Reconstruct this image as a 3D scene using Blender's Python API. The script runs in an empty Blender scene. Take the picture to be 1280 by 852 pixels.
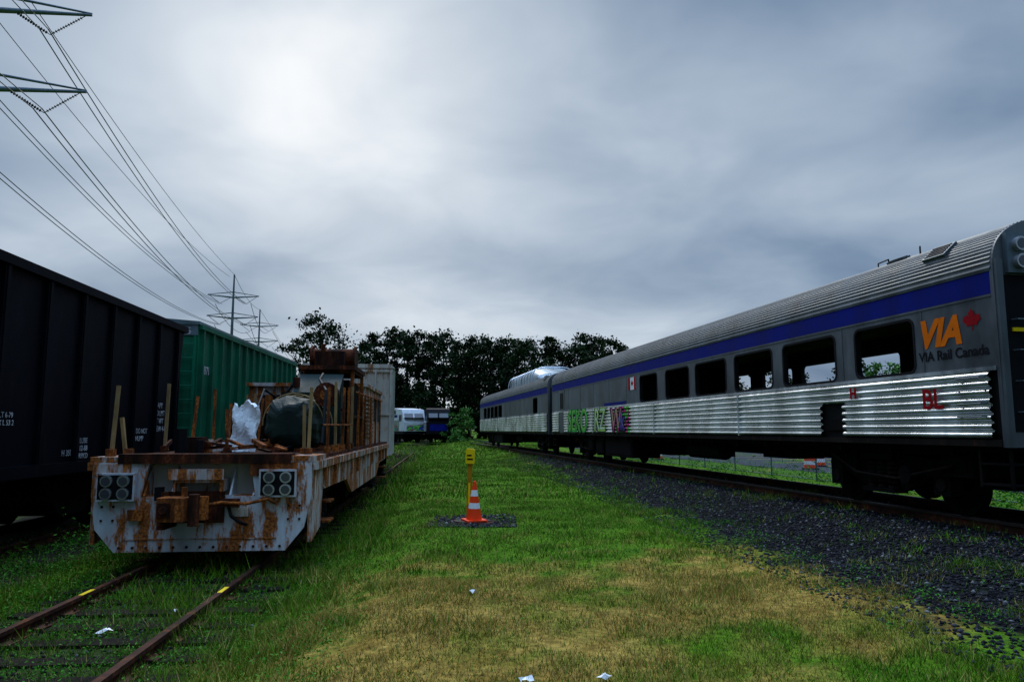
import bpy, math, random
import numpy as np
from mathutils import Vector, Matrix
random.seed(7); rng=np.random.default_rng(7)
scene=bpy.context.scene
COL=scene.collection
# ------------------------------------------------------------------ node helpers
class G:
    def __init__(s,nt): s.nt=nt
    def N(s,t,**k):
        n=s.nt.nodes.new(t)
        for a,b in k.items(): setattr(n,a,b)
        return n
    def S(s,sock,v):
        if isinstance(v,bpy.types.NodeSocket): s.nt.links.new(v,sock)
        else:
            if sock.type=='RGBA' and len(v)==3: v=(*v,1)
            sock.default_value=v
    def noise(s,vec,scale,detail=5,rough=.55,dist=0):
        n=s.N('ShaderNodeTexNoise'); s.S(n.inputs['Vector'],vec)
        n.inputs['Scale'].default_value=scale; n.inputs['Detail'].default_value=min(detail,4)
        n.inputs['Roughness'].default_value=rough; n.inputs['Distortion'].default_value=dist
        return n.outputs[0]
    def math(s,op,a,b=0.0,c=None):
        n=s.N('ShaderNodeMath',operation=op); s.S(n.inputs[0],a); s.S(n.inputs[1],b)
        if c is not None: s.S(n.inputs[2],c)
        return n.outputs[0]
    def mr(s,v,a,b,c=0.0,d=1.0):
        n=s.N('ShaderNodeMapRange'); n.clamp=True
        s.S(n.inputs[0],v)
        for i,x in enumerate((a,b,c,d)): n.inputs[i+1].default_value=x
        return n.outputs[0]
    def mix(s,f,a,b,bt='MIX'):
        n=s.N('ShaderNodeMix',data_type='RGBA',blend_type=bt)
        s.S(n.inputs[0],f); s.S(n.inputs[6],a); s.S(n.inputs[7],b); return n.outputs[2]
    def ramp(s,f,stops,interp='LINEAR'):
        n=s.N('ShaderNodeValToRGB'); s.S(n.inputs[0],f); r=n.color_ramp; r.interpolation=interp
        while len(r.elements)<len(stops): r.elements.new(.5)
        for e,(p,c) in zip(r.elements,stops): e.position=p; e.color=(*c,1)
        return n.outputs[0]
    def mapping(s,vec,sc=(1,1,1),loc=(0,0,0)):
        n=s.N('ShaderNodeMapping'); s.S(n.inputs[0],vec); n.inputs['Scale'].default_value=sc; n.inputs['Location'].default_value=loc
        return n.outputs[0]
    def sep(s,vec):
        n=s.N('ShaderNodeSeparateXYZ'); s.S(n.inputs[0],vec); return n.outputs
    def bump(s,h,st,dist=.02):
        n=s.N('ShaderNodeBump'); s.S(n.inputs['Height'],h); n.inputs['Strength'].default_value=st; n.inputs['Distance'].default_value=dist
        return n.outputs[0]
def newmat(name):
    m=bpy.data.materials.new(name); m.use_nodes=True; nt=m.node_tree
    b=nt.nodes['Principled BSDF']; return m,G(nt),b
def paint(name,c,rough=.5,metal=0.,rust=0.,rustc=(.17,.055,.016),dirt=.35,scale=1.,bump=.15,streak=.25,spec=.5):
    m,g,b=newmat(name)
    tc=g.N('ShaderNodeTexCoord').outputs['Object']
    n1=g.noise(g.mapping(tc,(1,1,.45)),1.4*scale,3,.65)
    dk=tuple(x*(1-dirt) for x in c); lt=tuple(min(1,x*1.08) for x in c)
    col=g.mix(g.mr(n1,.35,.65),dk,lt)
    n0=g.noise(g.mapping(tc,(9,9,.5)),1.2*scale,2)
    col=g.mix(g.mr(n0,.5,.78,0,dirt*.9),col,tuple(x*.45 for x in c))
    r=rough
    n3=g.noise(tc,28*scale,2,.6)
    if rust>0:
        thr=.72-.32*rust
        n2=g.noise(g.mapping(tc,(1,1,streak)),3.6*scale,4,.72)
        n2=g.math('ADD',g.math('MULTIPLY',n2,.88),g.math('MULTIPLY',n3,.12))
        mk=g.mr(n2,thr-.03,thr+.035)
        rc=g.mix(g.mr(n3,.35,.65),tuple(x*.35 for x in rustc),tuple(min(1,x*1.7) for x in rustc))
        halo=g.mr(n2,thr-.13,thr)
        col=g.mix(g.math('MULTIPLY',halo,.5),col,tuple((x*.5+y*.9) for x,y in zip(c,rustc)))
        col=g.mix(mk,col,rc)
        r=g.mr(mk,0,1,rough,.92)
        if metal>0: g.S(b.inputs['Metallic'],g.mr(mk,0,1,metal,0))
    else: g.S(b.inputs['Metallic'],metal); r=g.mr(n1,.3,.7,max(.05,rough-.08),min(1,rough+.15))
    g.S(b.inputs['Base Color'],col); g.S(b.inputs['Roughness'],r)
    b.inputs['Specular IOR Level'].default_value=spec
    g.S(b.inputs['Normal'],g.bump(n3,bump,.01))
    return m
# ------------------------------------------------------------------ mesh builder
class MB:
    def __init__(s): s.v=[];s.f=[];s.m=[];s.s=[];s.mats=[]
    def mi(s,m):
        if m not in s.mats: s.mats.append(m)
        return s.mats.index(m)
    def add(s,vs,fs,m,smooth=False):
        o=len(s.v); s.v+= [tuple(p) for p in vs]; k=s.mi(m)
        for f in fs: s.f.append([i+o for i in f]); s.m.append(k); s.s.append(smooth)
    def box(s,a,b,m,M=None):
        x0,y0,z0=a;x1,y1,z1=b
        vs=[Vector(p) for p in((x0,y0,z0),(x1,y0,z0),(x1,y1,z0),(x0,y1,z0),(x0,y0,z1),(x1,y0,z1),(x1,y1,z1),(x0,y1,z1))]
        if M: vs=[M@p for p in vs]
        s.add(vs,[(3,2,1,0),(4,5,6,7),(0,1,5,4),(1,2,6,5),(2,3,7,6),(3,0,4,7)],m)
    def beam(s,p0,p1,w,h,m):
        p0=Vector(p0);p1=Vector(p1);d=(p1-p0);L=d.length;d.normalize()
        up=Vector((0,0,1)) if abs(d.z)<.95 else Vector((0,1,0))
        x=d.cross(up).normalized();z=x.cross(d)
        M=Matrix((x,d,z)).transposed().to_4x4();M.translation=p0
        s.box((-w/2,0,-h/2),(w/2,L,h/2),m,M)
    def cyl(s,p0,p1,r0,m,r1=None,n=12,caps=True,smooth=True):
        if r1 is None:r1=r0
        p0=Vector(p0);p1=Vector(p1);d=(p1-p0).normalized()
        up=Vector((0,0,1)) if abs(d.z)<.95 else Vector((0,1,0))
        x=d.cross(up).normalized();y=x.cross(d)
        vs=[]
        for p,r in((p0,r0),(p1,r1)):
            for i in range(n):
                a=2*math.pi*i/n; vs.append(p+x*r*math.cos(a)+y*r*math.sin(a))
        s.add(vs,[(i,(i+1)%n,n+(i+1)%n,n+i) for i in range(n)],m,smooth)
        if caps:
            s.add(vs[:n],[tuple(range(n-1,-1,-1))],m); s.add(vs[n:],[tuple(range(n))],m)
    def tube(s,pts,r,m,n=6):
        for a,b in zip(pts[:-1],pts[1:]): s.cyl(a,b,r,m,n=n,caps=False)
    def prism(s,poly,ax,d0,d1,m):
        def P(a,b,d): return (d,a,b) if ax=='x' else ((a,d,b) if ax=='y' else (a,b,d))
        n=len(poly); vs=[P(a,b,d0) for a,b in poly]+[P(a,b,d1) for a,b in poly]
        s.add(vs,[tuple(range(n)),tuple(range(2*n-1,n-1,-1))]+[(i,n+i,n+(i+1)%n,(i+1)%n) for i in range(n)],m)
    def obj(s,name,M=None,parent=None,bevel=0):
        me=bpy.data.meshes.new(name); me.from_pydata(s.v,[],s.f)
        for m in s.mats: me.materials.append(m)
        me.polygons.foreach_set('material_index',s.m); me.polygons.foreach_set('use_smooth',s.s); me.update()
        o=bpy.data.objects.new(name,me); COL.objects.link(o)
        if parent: o.parent=parent
        if M is not None: o.matrix_local=M
        return o
def empty(name,M):
    e=bpy.data.objects.new(name,None); COL.objects.link(e); e.matrix_world=M; return e
def place(x,y,z,slope):
    return Matrix.Translation((x,y,z))@Matrix.Rotation(math.atan(-slope),4,'Z')
def text(body,size,mat,M,parent,name,bold=0.,shear=0.,align='LEFT',ext=.0015):
    c=bpy.data.curves.new(name,'FONT'); c.body=body; c.size=size; c.offset=bold; c.shear=shear; c.extrude=ext; c.align_x=align
    c.materials.append(mat); o=bpy.data.objects.new(name,c); COL.objects.link(o)
    if parent: o.parent=parent
    o.matrix_local=M; return o
def fast_mesh(name,V,F,mat,k,parent=None,color=None):
    me=bpy.data.meshes.new(name); n=len(V); nf=len(F)
    me.vertices.add(n); me.vertices.foreach_set('co',V.astype(np.float32).ravel())
    me.loops.add(nf*k); me.loops.foreach_set('vertex_index',F.astype(np.int32).ravel())
    me.polygons.add(nf); me.polygons.foreach_set('loop_start',np.arange(0,nf*k,k,dtype=np.int32))
    me.update(calc_edges=True); me.materials.append(mat)
    if color is not None:
        ca=me.color_attributes.new('col','FLOAT_COLOR','POINT')
        ca.data.foreach_set('color',np.concatenate([color,np.ones((n,1))],1).astype(np.float32).ravel())
    o=bpy.data.objects.new(name,me); COL.objects.link(o)
    if parent:o.parent=parent
    return o
# ------------------------------------------------------------------ terrain functions
_t=np.random.default_rng(3).random((256,256))
def vn(x,y,sc):
    x=np.asarray(x)*sc+100.3; y=np.asarray(y)*sc+57.7
    xi=np.floor(x).astype(int); yi=np.floor(y).astype(int); fx=x-xi; fy=y-yi
    fx=fx*fx*(3-2*fx); fy=fy*fy*(3-2*fy)
    T=lambda a,b:_t[a%256,b%256]
    return (T(xi,yi)*(1-fx)+T(xi+1,yi)*fx)*(1-fy)+(T(xi,yi+1)*(1-fx)+T(xi+1,yi+1)*fx)*fy
def fbm(x,y,sc): return vn(x,y,sc)*.5+vn(x,y,sc*2.1)*.28+vn(x,y,sc*4.7)*.22
def Lc(y): return -3.29-.09*y      # flat car track
def Hc(y): return -7.6-.1*y        # hopper track
def Rc(y): return 9.47-.172*y      # passenger track
def Bd(y): return np.maximum(4.55-.10*y,Rc(y)-4.7)  # turf / ballast boundary
def sm(a,b,x):
    t=np.clip((x-a)/(b-a),0,1); return t*t*(3-2*t)
def gh(x,y):
    x=np.asarray(x,float); y=np.asarray(y,float); yy=np.clip(y,-10,80)
    l=x-Lc(yy); r=x-Rc(yy)
    z=-.17+.27*sm(1.2,3.2,l)+.27*sm(-3.6,-1.5,r)-.34*sm(1.7,3.6,r)
    b=(vn(x,y,.9)-.5)*.07+(vn(x,y,.35)-.5)*.06
    b=b*sm(1.3,2.2,np.abs(l))*sm(1.6,2.6,np.abs(r))*sm(1.3,2,np.abs(x-Hc(yy)))
    return z+b
def dryness(x,y):
    B=lambda cx,cy,sx,sy:np.exp(-((x-cx)/sx)**2-((y-cy)/sy)**2)
    d=.42*B(3.1,8.3,1.5,2.0)+.26*B(-.6,6.1,1.9,2.2)+.17*B(1.0,6.5,3.6,3.8)+.12*B(-1.2,10,1.5,3)-.24*B(3.7,5.2,1.2,.8)
    return np.clip((d+.50*fbm(x,y,.8)+.62*fbm(x+40,y,3.8)-.69)/.26,0,1)
# ------------------------------------------------------------------ materials
def mat_grass():
    m,g,b=newmat('grass_blades')
    a=g.N('ShaderNodeAttribute',attribute_name='col')
    g.S(b.inputs['Base Color'],a.outputs['Color']); b.inputs['Roughness'].default_value=.7; b.inputs['Specular IOR Level'].default_value=.08
    return m
def mat_leaf(name,dark,light,spec=.08):
    m,g,b=newmat(name); geo=g.N('ShaderNodeNewGeometry'); rnd=geo.outputs['Random Per Island']
    n=g.noise(geo.outputs['Position'],.45,1)
    f=g.math('ADD',g.math('MULTIPLY',rnd,.5),g.math('MULTIPLY',g.mr(n,.35,.65),.5))
    g.S(b.inputs['Base Color'],g.mix(f,dark,light)); b.inputs['Roughness'].default_value=.7; b.inputs['Specular IOR Level'].default_value=spec
    return m
def mat_ground():
    m,g,b=newmat('ground_turf_and_ballast'); pos=g.N('ShaderNodeNewGeometry').outputs['Position']
    X,Y,Z=g.sep(pos)
    a=g.N('ShaderNodeAttribute',attribute_name='col').outputs['Color']
    n3=g.noise(pos,14,3,.6)
    turf=g.mix(1.0,a,g.mix(g.mr(n3,.35,.65),(.35,.35,.35),(.8,.8,.8)),'MULTIPLY')
    vor=g.N('ShaderNodeTexVoronoi'); g.S(vor.inputs['Vector'],pos); vor.inputs['Scale'].default_value=17
    stone=g.mix(g.sep(vor.outputs['Color'])[0],(.005,.0055,.0075),(.026,.028,.035))
    stone=g.mix(g.mr(vor.outputs['Distance'],.25,.6),stone,(.002,.002,.003))
    wob=g.math('MULTIPLY',g.math('SUBTRACT',g.noise(pos,1.1,4,.7),.5),2.6)
    bd=g.math('MAXIMUM',g.math('SUBTRACT',4.55,g.math('MULTIPLY',Y,.10)),g.math('SUBTRACT',4.77,g.math('MULTIPLY',Y,.172)))
    r0=g.math('ADD',g.math('SUBTRACT',X,bd),wob)
    r=g.math('ADD',g.math('SUBTRACT',g.math('ADD',X,g.math('MULTIPLY',Y,.172)),9.47),wob)
    rm=g.math('MULTIPLY',g.mr(r0,-.2,.3),g.mr(r,3.2,3.6,1,0))
    l=g.math('ADD',g.math('ABSOLUTE',g.math('ADD',g.math('ADD',X,g.math('MULTIPLY',Y,.09)),3.29)),wob)
    lm=g.math('MULTIPLY',g.mr(l,.9,1.7,1,0),.8)
    h=g.math('ADD',g.math('ABSOLUTE',g.math('ADD',g.math('ADD',X,g.math('MULTIPLY',Y,.1)),7.6)),wob)
    hm=g.mr(h,1.8,2.6,1,0)
    dirt=g.mix(g.mr(g.noise(pos,9,4,.7),.35,.65),(.006,.006,.004),(.03,.028,.018))
    c=g.mix(lm,turf,dirt); c=g.mix(hm,c,dirt)
    weedy=g.mr(g.noise(pos,2.1,4,.7),.52,.62)
    c=g.mix(g.math('MULTIPLY',rm,g.mr(weedy,0,1,1,.88)),c,stone)
    dx=g.math('POWER',g.math('ADD',X,.72),2.0); dy=g.math('POWER',g.math('DIVIDE',g.math('SUBTRACT',Y,13.9),1.3),2.0)
    dd=g.math('ADD',g.math('SQRT',g.math('ADD',dx,dy)),g.math('MULTIPLY',wob,.25))
    c=g.mix(g.mr(dd,.5,.8,1,0),c,g.mix(.5,stone,(.012,.010,.008)))
    g.S(b.inputs['Base Color'],c); b.inputs['Roughness'].default_value=.95; b.inputs['Specular IOR Level'].default_value=.05
    bh=g.math('ADD',n3,g.math('MULTIPLY',g.math('MULTIPLY',vor.outputs['Distance'],-1.5),rm))
    g.S(b.inputs['Normal'],g.bump(bh,.8,.05))
    return m
M_steel=paint('stainless_steel',(.80,.82,.84),.24,.95,dirt=.42,bump=.05)
M_steelflat=paint('stainless_panel_grimy',(.125,.135,.145),.45,.5,dirt=.6,bump=.08,spec=.25)
M_roofst=paint('roof_steel',(.125,.14,.15),.5,.6,dirt=.5,bump=.1,spec=.3)
M_blue=paint('blue_stripe_paint',(.003,.010,.17),.55,0,dirt=.35,spec=.06)
M_black=paint('black_paint',(.005,.005,.006),.6,0,dirt=.4,spec=.1)
M_under=paint('underframe_grime',(.0045,.004,.004),.85,0,rust=.2,rustc=(.011,.007,.005),spec=.06)
M_sill=paint('side_sill_grime',(.012,.009,.007),.85,0,rust=.3,rustc=(.03,.014,.008),spec=.08)
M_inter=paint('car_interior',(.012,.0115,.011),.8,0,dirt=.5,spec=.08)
M_rubber=paint('rubber_gasket',(.006,.006,.007),.6,spec=.1)
M_rust=paint('rusty_steel',(.075,.024,.010),.9,0,rust=.62,rustc=(.24,.070,.014),dirt=.6,spec=.08)
M_drust=paint('dark_rust',(.020,.009,.006),.9,0,rust=.52,rustc=(.085,.022,.008),dirt=.6,spec=.08)
M_white=paint('white_paint_rusting',(.46,.51,.54),.5,0,rust=.62,rustc=(.22,.066,.012),dirt=.35,streak=.3,spec=.3)
M_whiter=paint('white_paint_very_rusty',(.46,.47,.45),.6,0,rust=.80,rustc=(.21,.064,.013),dirt=.45,streak=.22,spec=.2)
M_wbox=paint('off_white_box_paint',(.45,.43,.37),.6,0,rust=.38,rustc=(.18,.09,.04),dirt=.35,streak=.2,spec=.2)
M_hop=paint('hopper_dark_paint',(.0026,.0034,.0062),.6,0,rust=.14,rustc=(.014,.008,.006),dirt=.5,spec=.04)
M_green=paint('green_car_paint',(.003,.11,.052),.55,0,rust=.2,rustc=(.03,.03,.015),dirt=.5,streak=.15,spec=.08)
M_greenend=paint('green_end_paint',(.006,.14,.07),.55,0,rust=.25,rustc=(.04,.04,.015),dirt=.5,streak=.15,spec=.08)
M_groof=paint('galvanised_roof',(.10,.14,.15),.5,.3,dirt=.4)
M_rail=paint('rusty_rail',(.045,.018,.011),.8,.1,rust=.4,rustc=(.10,.032,.012),dirt=.5,spec=.1)
M_railtop=paint('worn_rail',(.04,.026,.022),.5,.4,dirt=.4)
M_tie=paint('timber_tie',(.022,.016,.012),.95,0,dirt=.6,scale=3,bump=.5,spec=.05)
M_wood=paint('weathered_wood',(.28,.18,.075),.85,0,dirt=.5,scale=3,spec=.1)
M_letter=paint('white_lettering',(.45,.45,.45),.6,0,dirt=.5,scale=3)
M_orange=paint('orange_lettering',(.80,.15,.002),.6,0,dirt=.2,spec=.06)
M_dtext=paint('dark_lettering',(.010,.010,.013),.6,spec=.06)
M_red=paint('red_paint',(.36,.004,.010),.6,0,dirt=.3,spec=.06)
M_glass=paint('lamp_lens',(.05,.05,.055),.08,0,dirt=.2,bump=0,spec=.8)
M_chrome=paint('chrome_ring',(.55,.55,.55),.3,.9,dirt=.3)
M_tarpg=paint('dark_tarpaulin',(.003,.016,.011),.6,0,dirt=.6,bump=.5,spec=.2)
M_tarpw=paint('white_sheet',(.72,.75,.76),.6,0,dirt=.12,bump=.2)
M_galv=paint('galvanised_steel',(.10,.13,.15),.5,.5,dirt=.3)
M_wire=paint('conductor_wire',(.03,.04,.06),.5,.4,dirt=.1)
M_ins=paint('insulator',(.015,.015,.017),.4)
M_cone=paint('orange_cone_plastic',(.80,.050,.006),.5,0,dirt=.15,spec=.15)
M_refl=paint('reflective_white',(.7,.7,.68),.4,0,dirt=.15)
M_yel=paint('yellow_marker_plastic',(.75,.50,.003),.5,0,dirt=.12,spec=.15)
M_orr=paint('yellow_brown_post',(.42,.19,.01),.7,0,dirt=.4,scale=3,spec=.1)
M_asph=paint('lot_asphalt',(.04,.045,.052),.9,0,dirt=.3,scale=.3,spec=.1)
M_bark=paint('bark',(.014,.012,.009),.95,0,dirt=.5,spec=.05)
M_gg=paint('graffiti_green',(.05,.42,.06),.6,0,dirt=.35,spec=.08); M_gp=paint('graffiti_pink',(.45,.02,.18),.6,0,dirt=.35,spec=.08)
M_gl=paint('graffiti_lime',(.30,.50,.10),.6,0,dirt=.35,spec=.08); M_gv=paint('graffiti_violet',(.06,.03,.26),.6,0,dirt=.35,spec=.08)
M_grass=mat_grass(); M_ground=mat_ground()
M_leafd=mat_leaf('tree_foliage',(.0025,.009,.002),(.013,.034,.006))
M_leafb=mat_leaf('bush_foliage',(.03,.10,.012),(.10,.22,.045))
M_weed=mat_leaf('weed_leaves',(.018,.10,.004),(.070,.23,.016))
def mat_graffiti():
    m,g,b=newmat('graffiti_on_steel'); tc=g.N('ShaderNodeTexCoord').outputs['Object']
    X,Y,Z=g.sep(tc)
    v=g.mapping(tc,(1,1,1.3)); n=g.noise(v,1.2,2,.4,1.6); n2=g.noise(v,.8,1,.4,.6)
    c=g.ramp(n,[(0,(.01,.01,.02)),(.36,(.6,.01,.2)),(.41,(.01,.01,.02)),(.44,(.03,.35,.04)),(.50,(.2,.5,.08)),(.55,(.01,.01,.02)),(.58,(.02,.05,.4)),(.66,(.4,.4,.4))],'CONSTANT')
    mk=g.math('MULTIPLY',g.mr(n2,.30,.32),g.mr(g.math('ADD',Z,g.math('MULTIPLY',n,.4)),2.22,2.26,1,0))
    g.S(b.inputs['Base Color'],g.mix(mk,(.5,.52,.54),c)); g.S(b.inputs['Metallic'],g.mr(mk,0,1,.95,0)); g.S(b.inputs['Roughness'],g.mr(mk,0,1,.28,.6)); b.inputs['Specular IOR Level'].default_value=.1
    return m
M_graf=mat_graffiti()
# ------------------------------------------------------------------ world, sun, camera
w=bpy.data.worlds.new('World'); scene.world=w; w.use_nodes=True
nt=w.node_tree; g=G(nt); bg=nt.nodes['Background']
sky=g.N('ShaderNodeTexSky'); sky.sky_type='NISHITA'; sky.sun_disc=False
SE=math.radians(29); SR=math.radians(-13)
sky.sun_elevation=SE; sky.sun_rotation=SR
tc=g.N('ShaderNodeTexCoord').outputs['Generated']
X,Y,Z=g.sep(tc)
zz=g.math('ADD',g.math('MAXIMUM',Z,0.0),.20)
cmb=g.N('ShaderNodeCombineXYZ'); g.S(cmb.inputs[0],g.math('DIVIDE',X,zz)); g.S(cmb.inputs[1],g.math('DIVIDE',Y,zz)); cmb.inputs[2].default_value=2.3
n=g.noise(cmb.outputs[0],.75,2,.42,.25); nb=g.noise(cmb.outputs[0],2.3,4,.5,.35)
sunv=Vector((math.sin(SR)*math.cos(SE),math.cos(SR)*math.cos(SE),math.sin(SE)))
dp=g.N('ShaderNodeVectorMath',operation='DOT_PRODUCT'); g.S(dp.inputs[0],tc); dp.inputs[1].default_value=sunv
dot=g.math('MAXIMUM',dp.outputs['Value'],0.0)
glow=g.math('ADD',g.math('MULTIPLY',g.math('POWER',dot,4.5),.235),g.math('MULTIPLY',g.math('POWER',dot,40.0),.12))
hz=g.mr(Z,.02,.22,.06,0)
f=g.math('ADD',g.math('ADD',g.math('ADD',g.math('MULTIPLY',n,.55),g.math('MULTIPLY',nb,.26)),glow),hz)
cl=g.ramp(f,[(.34,(.07,.125,.24)),(.47,(.19,.275,.40)),(.59,(.37,.46,.575)),(.71,(.60,.68,.77)),(.85,(.97,1.0,1.02))])
cl=g.mix(1.0,cl,g.mr(Z,.58,.90,1,10.5),'MULTIPLY')
nsk=g.mix(1.0,sky.outputs[0],(.1,.1,.1),'MULTIPLY')
g.S(bg.inputs['Color'],g.mix(.95,nsk,cl)); bg.inputs['Strength'].default_value=1.0
sd=bpy.data.lights.new('sun','SUN'); sd.energy=1.5; sd.angle=math.radians(16); sd.color=(1,.95,.86)
so=bpy.data.objects.new('sun',sd); COL.objects.link(so); so.rotation_euler=(-Vector((sunv.x,sunv.y,sunv.z+.45))).to_track_quat('-Z','Y').to_euler()
cd=bpy.data.cameras.new('camera'); cam=bpy.data.objects.new('camera',cd); COL.objects.link(cam)
cd.sensor_width=36; cd.lens=25.9; cd.clip_end=5000; cd.clip_start=.05
cam.location=(0,0,1.8); cam.rotation_euler=(math.radians(96.85),0,0); scene.camera=cam
scene.view_settings.view_transform='Standard'; scene.view_settings.look='None'; scene.view_settings.exposure=0
# ------------------------------------------------------------------ ground
def turfcol(x,y,rnd=None):
    d=dryness(x,y)[:,None]; k=fbm(x,y,2.3)[:,None]
    gr=np.array([.050,.15,.004])*(1-k)+np.array([.130,.27,.010])*k
    k2=vn(x,y,7.)[:,None]; dr=np.array([.24,.14,.022])*(1-k2)+np.array([.54,.36,.080])*k2
    return gr*(1-d)+dr*d
xs=np.concatenate([[-2500,-700,-250,-120,-70],np.arange(-45,-12,.5),np.arange(-12,12,.2),np.arange(12,45.1,.5),[70,120,250,700,2500]])
ys=np.concatenate([[-600,-100,-30],np.arange(-10,3,.5),np.arange(3,24,.2),np.arange(24,85.1,.5),[110,150,250,500,1200,3000]])
XX,YY=np.meshgrid(xs,ys); ZZ=gh(XX,YY)
nx=len(xs); ny=len(ys); V=np.stack([XX.ravel(),YY.ravel(),ZZ.ravel()],1)
i,j=np.meshgrid(np.arange(nx-1),np.arange(ny-1)); a=(j*nx+i).ravel()
go=fast_mesh('ground',V,np.stack([a,a+1,a+nx+1,a+nx],1),M_ground,4,color=turfcol(V[:,0],V[:,1]))
go.data.polygons.foreach_set('use_smooth',[True]*len(go.data.polygons))
def blades(n,x0,x1,y0,y1,hmin,hmax,wd):
    x=rng.uniform(x0,x1,n); y=rng.uniform(y0,y1,n)
    vis=np.abs(x)<y*.78+1.0
    nz=(fbm(x,y,1.2)-.5)*2.4
    l=x-Lc(y); r=x-Rc(y)
    p=np.ones(n); p[(x-Bd(y)+nz>0)&(r<3.2)]=.035; p[(np.abs(l)<1.25)]=.42; p[np.abs(x-Hc(y))<1.9]=.25
    p[(x-Bd(y)+nz>0)&(r<3.2)&(fbm(x,y,1.7)>.64)]=.45
    d=np.hypot(x+.72,(y-13.9)/1.3); p[d<.65]=.05
    p*=.3+.95*vn(x,y,2.2)
    k=vis&(rng.random(n)<p); x=x[k];y=y[k];l=l[k]; n=len(x)
    dry=dryness(x,y)
    h=rng.uniform(hmin,hmax,n)*(.4+1.1*vn(x,y,1.7))*(.6+.8*vn(x,y,9.))*(1-.3*dry); h*=np.where(np.abs(l)<2.2,1.7,1)
    tuft=rng.random(n)<.025; h*=np.where(tuft,2.0,1)
    a=rng.uniform(0,2*np.pi,n); b=rng.uniform(0,2*np.pi,n); ln=rng.uniform(.1,1.0,n)*h
    z=gh(x,y)-.008
    w=wd*rng.uniform(.6,1.4,n)
    P=np.zeros((n,3,3))
    P[:,0]=np.stack([x-np.cos(a)*w,y-np.sin(a)*w,z],1); P[:,1]=np.stack([x+np.cos(a)*w,y+np.sin(a)*w,z],1)
    P[:,2]=np.stack([x+np.cos(b)*ln,y+np.sin(b)*ln,z+h],1)
    c=turfcol(x,y)*rng.uniform(.4,1.55,(n,1)); s=rng.random(n)<.10+.28*dry; c[s]=np.array([.56,.40,.12])*rng.uniform(.5,1.15,(s.sum(),1))
    s=rng.random(n)<.28*(dry>.4); c[s]=np.array([.09,.25,.008])
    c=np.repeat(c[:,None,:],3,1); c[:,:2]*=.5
    return P.reshape(-1,3),c.reshape(-1,3)
BB=[blades(210000,-6,6,4.0,9,.03,.09,.0038),blades(190000,-9,7,9,18,.035,.09,.0058),blades(110000,-11,6,18,45,.05,.11,.013),blades(30000,-14,4,45,90,.07,.14,.03)]
B=np.concatenate([b[0] for b in BB]); BC=np.concatenate([b[1] for b in BB])
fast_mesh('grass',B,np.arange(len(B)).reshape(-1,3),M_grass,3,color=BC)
def stones(n,rf,lo,hi,y0,y1,smin,smax):
    y=y0+(y1-y0)*rng.random(n)**1.6; x=rf(y)+rng.uniform(lo,hi,n)
    s=rng.uniform(smin,smax,n); z=gh(x,y)+s*.2
    base=np.array([(1,0,0),(-1,0,0),(0,1,0),(0,-1,0),(0,0,.7),(0,0,-.7)],float)
    V=base[None]*rng.uniform(.6,1.25,(n,6,1))*s[:,None,None]+rng.normal(0,.12,(n,6,3))*s[:,None,None]
    a=rng.uniform(0,6.28,n); c,sn=np.cos(a)[:,None],np.sin(a)[:,None]
    V=np.stack([V[:,:,0]*c-V[:,:,1]*sn,V[:,:,0]*sn+V[:,:,1]*c,V[:,:,2]],2)+np.stack([x,y,z],1)[:,None]
    T=np.array([(0,2,4),(2,1,4),(1,3,4),(3,0,4),(2,0,5),(1,2,5),(3,1,5),(0,3,5)])
    F=T[None]+6*np.arange(n)[:,None,None]
    return V.reshape(-1,3),F.reshape(-1,3)
m,g,b=newmat('ballast_stone'); rnd=g.N('ShaderNodeNewGeometry').outputs['Random Per Island']
g.S(b.inputs['Base Color'],g.ramp(rnd,[(0,(.0025,.003,.005)),(.70,(.014,.015,.02)),(.93,(.045,.045,.052)),(1,(.16,.16,.16))])); b.inputs['Roughness'].default_value=.85; b.inputs['Specular IOR Level'].default_value=.12
v1,f1=stones(19000,Rc,-3.8,-.6,4,40,.013,.036); v2,f2=stones(6000,Rc,-.6,1.5,5,40,.015,.035); v3,f3=stones(2500,Lc,-1.6,1.5,4,12,.012,.03)
v4,f4=stones(900,lambda y:-.72+0*y,-.8,.8,13.1,14.8,.015,.05); v5,f5=stones(12000,Bd,-.6,2.6,4,25,.013,.032)
vv=[v1,v2,v3,v4,v5]; ff=[f1,f2,f3,f4,f5]; o=0
for k in range(5): ff[k]=ff[k]+o; o+=len(vv[k])
fast_mesh('ballast_gravel',np.concatenate(vv),np.concatenate(ff),m,3)
# ------------------------------------------------------------------ leaf clouds
def leafquads(C,s,asp=.6,flat=0.):
    n=len(C); a=rng.normal(size=(n,3)); a[:,2]*=1-flat; a/=np.linalg.norm(a,axis=1)[:,None]
    b=rng.normal(size=(n,3)); b-=a*(a*b).sum(1)[:,None]; b/=np.linalg.norm(b,axis=1)[:,None]
    s=np.broadcast_to(s,(n,))[:,None]
    V=np.stack([C-a*s,C+b*s*asp,C+a*s,C-b*s*asp],1); return V.reshape(-1,3)
def leafobj(name,V,mat,parent=None): return fast_mesh(name,V,np.arange(len(V)).reshape(-1,4),mat,4,parent)
def weeds(n,fx,y0,y1,size,spread,per=26,rise=.14):
    y=y0+(y1-y0)*rng.random(n)**1.3; x=fx(y,n); z=gh(x,y); k=per
    s=rng.uniform(.5,1.3,n)
    C=np.repeat(np.stack([x,y,z],1),k,0); S=np.repeat(s,k)
    C[:,:2]+=rng.normal(0,spread,(n*k,2))*S[:,None]; C[:,2]+=np.abs(rng.normal(0,rise,n*k))*S+.01
    return leafquads(C,size*rng.uniform(.5,1.2,n*k),.4,.3)
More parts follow.
